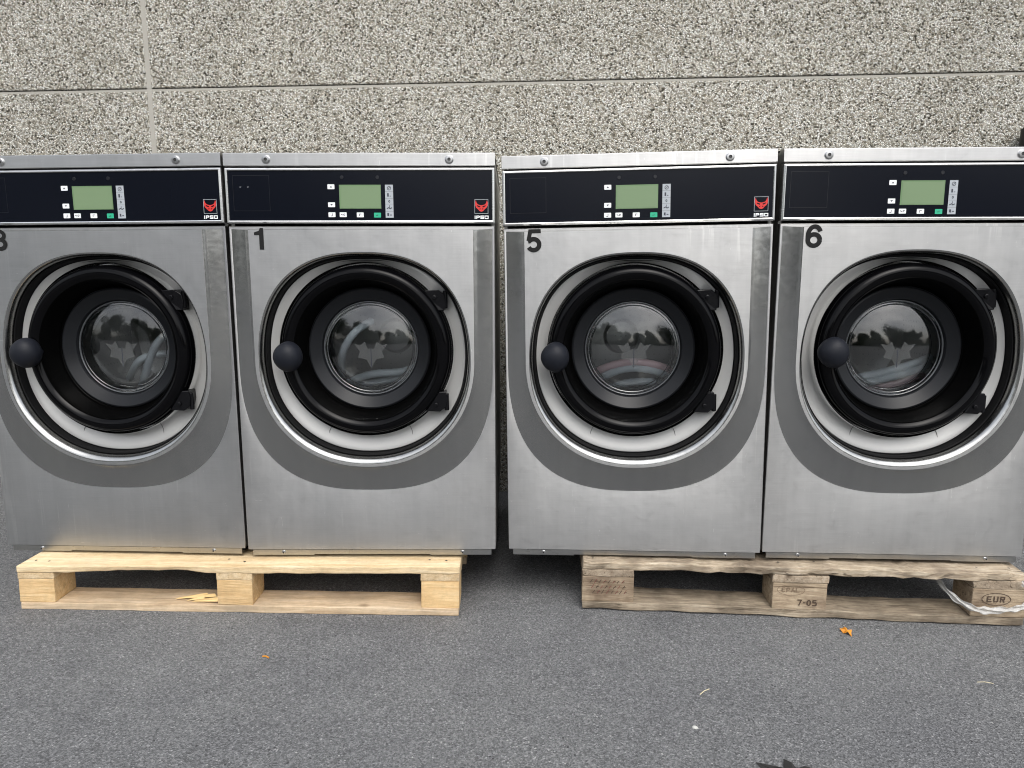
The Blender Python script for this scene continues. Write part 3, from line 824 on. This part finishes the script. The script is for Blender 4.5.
def chip1(v, rnd):
    x = v.co.x
    if v.co.y < .01 and v.co.z < .13 and .14 < x < .52:
        d = min(1, (x-.14)/.16, (.52-x)/.05)
        v.co.z += .0085*max(0, d)*rnd.uniform(.55, 1.15); v.co.y += .004*d
p1, b1 = pallet((-1.365, 1.846, -.0075), 0.2, -.40, .875, 1.02, .1, (PX, PY, PB, PXD), 'clean pale pine pallet with a chipped front deck board, under machines 3 and 1', chip1, L=1.225, ext={1: .035, 2: .0})
def chip2(v, rnd):
    if v.co.y < .01: v.co.z += rnd.uniform(-.002, .002); v.co.y += rnd.uniform(0, .004)
    if v.co.y < .01 and v.co.x > 1.15: v.co.z -= rnd.uniform(0, .009); v.co.y += rnd.uniform(.004, .016)
p2, b2 = pallet((.204, 1.875, .001), -4.2, .25, .95, 1.035, (.145, .150), (WX, WY, WB, WXD), 'old grey weathered pallet with stamped blocks, under machines 5 and 6', chip2, rough=.0022, L=1.195)

# splinters on the pale pallet's bottom board
bm = BM()
for i in range(9):
    rnd = random.Random(i+5); x = .42+i*.018; y = .008+rnd.uniform(0, .03); z = .0255
    l = rnd.uniform(.04, .11); a = rnd.uniform(-.12, .22)
    p = [(x, y, z), (x+l, y+l*a, z+.006), (x+l*.9, y+l*a+.008, z+.012), (x+.01, y+.010, z+.002)]
    vs = [bm.verts.new(q) for q in p]; bm.faces.new(vs)
for v in bm.verts: v.co.z *= .93
o = obj('splinters', bm, SPLIT, None); o.parent = p1

# stamps on the blocks of the old pallet (sub-parts of the blocks)
def fy(x): return .003-.0022
bm = BM(); x0 = .5225+.004
cx, cz = .573, .078
stroke(bm, arc(cx, cz, .037, .015, 0, 360, 30), .0012, .0010, 1)
xx = .548
for ch in 'EPAL': letter(bm, ch, xx, .0715, .0095, .0135, .0021, .0010, 1); xx += .0128
xx = .592
for ch, w in (('7', .012), ('-', .006), ('0', .012), ('5', .012)): letter(bm, ch, xx, .034, w, .0175, .0030, .0010, 0); xx += w+.0035
obj('stamp', bm, [INK, INKF], b2[1])
bm = BM(); cx, cz = 1.113, .0745
stroke(bm, arc(cx, cz, .037, .017, 0, 360, 30), .0016, .0010)
xx = 1.089
for ch in 'EUR': letter(bm, ch, xx, .066, .0125, .0165, .0030, .0010, 0); xx += .017
obj('stamp', bm, INK, b2[2])
bm = BM(); rnd = random.Random(11)
for row, z in enumerate((.082, .066, .051)):
    x = .022+.004*row
    for k in range(8):
        stroke(bm, [(x, z-.005), (x+.004, z+.001), (x+.007, z+.005+rnd.uniform(-.002, .002))], .0016, .0010, (k+row) % 2)
        if k % 2: stroke(bm, [(x+.001, z), (x+.009, z+.001)], .0014, .0010, 0)
        x += .0125+rnd.uniform(-.001, .001)
obj('stamp', bm, [INK, INKR], b2[0])

# plastic film tied round the right block of the old pallet
M2 = matrix(.204, 1.875, .001, -4.2, .25)
def ribbon(paths, name, label, cat, mat):
    bm = BM()
    for pts, w in paths:
        P = []
        for i in range(len(pts)-1):
            for k in range(8):
                s = k/8; p0 = Vector(pts[max(i-1, 0)]); p1_ = Vector(pts[i]); p2_ = Vector(pts[i+1]); p3 = Vector(pts[min(i+2, len(pts)-1)])
                P.append(.5*((2*p1_)+(p2_-p0)*s+(2*p0-5*p1_+4*p2_-p3)*s*s+(3*p1_-p0-3*p2_+p3)*s**3))
        P.append(Vector(pts[-1])); rnd = random.Random(2)
        rows = []
        for i, p in enumerate(P):
            ww = w*(1+.25*sin(i*.9)); row = []
            for k in range(7):
                f = k/6-.5
                row.append(bm.verts.new(M2 @ (p+Vector((0, -.0035*cos(f*9+i*.35)-.001*rnd.random()-.002, f*ww)))))
            rows.append(row)
        for a, b in zip(rows[:-1], rows[1:]):
            for k in range(6): bm.faces.new((a[k], b[k], b[k+1], a[k+1]))
    o = obj(name, bm, mat, smooth=50)
    md = o.modifiers.new('thickness', 'SOLIDIFY'); md.thickness = .0008
    return tag(o, label, cat)
ribbon([([(.985, .10, .118), (.995, .06, .09), (1.015, .02, .066), (1.05, -.004, .050), (1.09, -.008, .047), (1.14, -.006, .050), (1.18, -.002, .060), (1.20, .01, .078), (1.207, .05, .11)], .018),
        ([(1.203, -.012, .085), (1.188, -.02, .055), (1.186, -.03, .028), (1.195, -.045, .004), (1.215, -.06, -.002)], .010),
        ([(1.165, -.010, .128), (1.19, -.012, .118), (1.225, -.02, .112)], .014)],
       'stretch_film', 'white see-through plastic film tied round the right front block of the old pallet', 'plastic film', WRAP)

# ------------------------------------------------------------------ small things on the asphalt
def leafmesh(pts, z, bend, mat, name, label, cat, loc, rot):
    bm = BM(); c = bm.verts.new((0, 0, z+bend)); vs = [bm.verts.new((x, y, z+bend*1.6*((i % 3)-1))) for i, (x, y) in enumerate(pts)]
    for i in range(len(vs)): bm.faces.new((c, vs[i], vs[(i+1) % len(vs)]))
    o = obj(name, bm, mat); o.location = loc; o.rotation_euler[2] = rot
    md = o.modifiers.new('thickness', 'SOLIDIFY'); md.thickness = .0006
    return tag(o, label, cat)
leafmesh([(0, -.021), (.006, -.012), (.013, -.006), (.009, .002), (.014, .012), (.005, .012), (.001, .021), (-.005, .012), (-.013, .010), (-.008, .001), (-.012, -.008), (-.005, -.012)],
         .004, .0035, LEAF, 'fallen_leaf', 'small orange leaf lying in front of the old grey pallet', 'leaf', (.895, 1.753, gz(.895, 0)+.001), .3)
leafmesh([(-.060, .030), (-.040, .008), (-.030, .004), (-.012, .012), (-.005, .034), (.004, .018), (.014, .010), (.028, .014), (.036, .004), (.055, .008), (.062, -.004), (.075, .002), (.06, -.03), (.02, -.05), (-.03, -.04), (-.05, -.01)],
         .003, .003, DLEAF, 'withered_leaf', 'dark jagged withered leaf at the bottom edge of the asphalt', 'leaf', (.542, 1.213, gz(.56, 0)+.002), 0)
def stick(a, b, r, mat, name, label, cat):
    bm = BM(); a = Vector(a); b = Vector(b); m = (a+b)/2+Vector((0, .002, .001))
    o = a.copy(); tube(bm, [a-o, m-o, b-o], r, 8)
    ob = obj(name, bm, mat, smooth=50); ob.location = o; return tag(ob, label, cat)
stick((.432, 1.465, .0), (.458, 1.484, .002), .0010, STRAW, 'straw', 'short pale straw on the asphalt left of the pebble', 'straw')
stick((1.095, 1.525, .002), (1.130, 1.520, .002), .0008, STRAW, 'straw', 'thin pale straw near the right edge of the asphalt', 'straw')
stick((-.602, 1.603, .0), (-.585, 1.597, .0), .002, LEAF, 'wood_chip', 'tiny orange wood chip in front of the pale pallet', 'wood chip')
def pebble(x, y, r, label):
    bm = BM(); bmesh.ops.create_icosphere(bm, subdivisions=2, radius=r)
    rnd = random.Random(int(x*1000)); 
    for v in bm.verts: v.co = Vector((v.co.x*1.25, v.co.y, v.co.z*.6))*rnd.uniform(.88, 1.1)
    o = obj('pebble', bm, PEB, smooth=60); o.location = (x, y, gz(x, y)+r*.3); tag(o, label, 'pebble')
pebble(.391, 1.348, .005, 'white pebble on the asphalt near the bottom edge')

# black pipe behind the rightmost machine
pp = empty('drain_pipe', (2.005, 2.84, 0)); tag(pp, 'black pipe end rising behind the machine marked 6 at the right edge', 'pipe')
bm = BM(); tube(bm, [(0, 0, 0), (0, 0, 1.515)], .045, 24, rad=[.045, .045]); obj('pipe_body', bm, PIPE, pp, smooth=40)
bm = BM(); tube(bm, [(0, 0, 1.38), (0, 0, 1.43)], .049, 24); obj('collar', bm, PIPE, pp, smooth=40)

# ------------------------------------------------------------------ camera
h = .92576; f = 704.86; p = radians(8.6749); rl = radians(.69592)
cp_, sp_ = cos(p), sin(p)
fwd = Vector((0, cp_, -sp_)); up = Vector((0, sp_, cp_)); rt = Vector((1, 0, 0))
r2 = rt*cos(rl)+up*sin(rl); u2 = -rt*sin(rl)+up*cos(rl)
cam = bpy.data.cameras.new('camera'); co = bpy.data.objects.new('camera', cam); col.objects.link(co)
co.matrix_world = Matrix(((r2.x, u2.x, -fwd.x, 0), (r2.y, u2.y, -fwd.y, 0), (r2.z, u2.z, -fwd.z, h), (0, 0, 0, 1)))
cam.sensor_width = 36; cam.lens = f/1024*36; cam.clip_end = 2000; cam.clip_start = .01
scene.camera = co

# ------------------------------------------------------------------ light
el, az = radians(52), radians(14)       # overcast: weak broad sun from behind the camera, right
w = bpy.data.worlds.new('World'); scene.world = w; w.use_nodes = True; nt = w.node_tree
bg = nt.nodes['Background']
sky = N(nt, 'ShaderNodeTexSky', sky_type='NISHITA'); sky.sun_disc = False
sky.sun_elevation = el; sky.sun_rotation = pi-az; sky.air_density = 1.2; sky.dust_density = 4.0; sky.ozone_density = 1.0
hs = N(nt, 'ShaderNodeHueSaturation'); hs.inputs['Saturation'].default_value = .30
nt.links.new(sky.outputs[0], hs.inputs['Color'])
tc = N(nt, 'ShaderNodeTexCoord'); mp = N(nt, 'ShaderNodeMapping'); mp.inputs['Scale'].default_value = (1, 1, 2.4)
nt.links.new(tc.outputs['Generated'], mp.inputs['Vector'])
cl = noise(nt, mp.outputs[0], 2.6, 6, .6, .4)
c = mix(nt, hs.outputs[0], ramp(nt, cl, [(.35, (.72, .74, .78)), (.65, (1.30, 1.29, 1.27))]), 1, 'MULTIPLY')
nt.links.new(c, bg.inputs['Color']); bg.inputs['Strength'].default_value = .12
sl = bpy.data.lights.new('sun', 'SUN'); sl.energy = .4; sl.angle = radians(40); sl.color = (1, .97, .93)
so = bpy.data.objects.new('sun', sl); col.objects.link(so)
d = Vector((sin(az)*cos(el), -cos(az)*cos(el), sin(el)))
so.rotation_euler = d.to_track_quat('Z', 'Y').to_euler()

scene.view_settings.view_transform = 'Standard'; scene.view_settings.look = 'None'
scene.view_settings.exposure = 1.0; scene.view_settings.gamma = 1
scene.render.engine = 'CYCLES'; scene.cycles.filter_width = 1.05; scene.cycles.samples = 128
scene.render.resolution_x = 1024; scene.render.resolution_y = 768
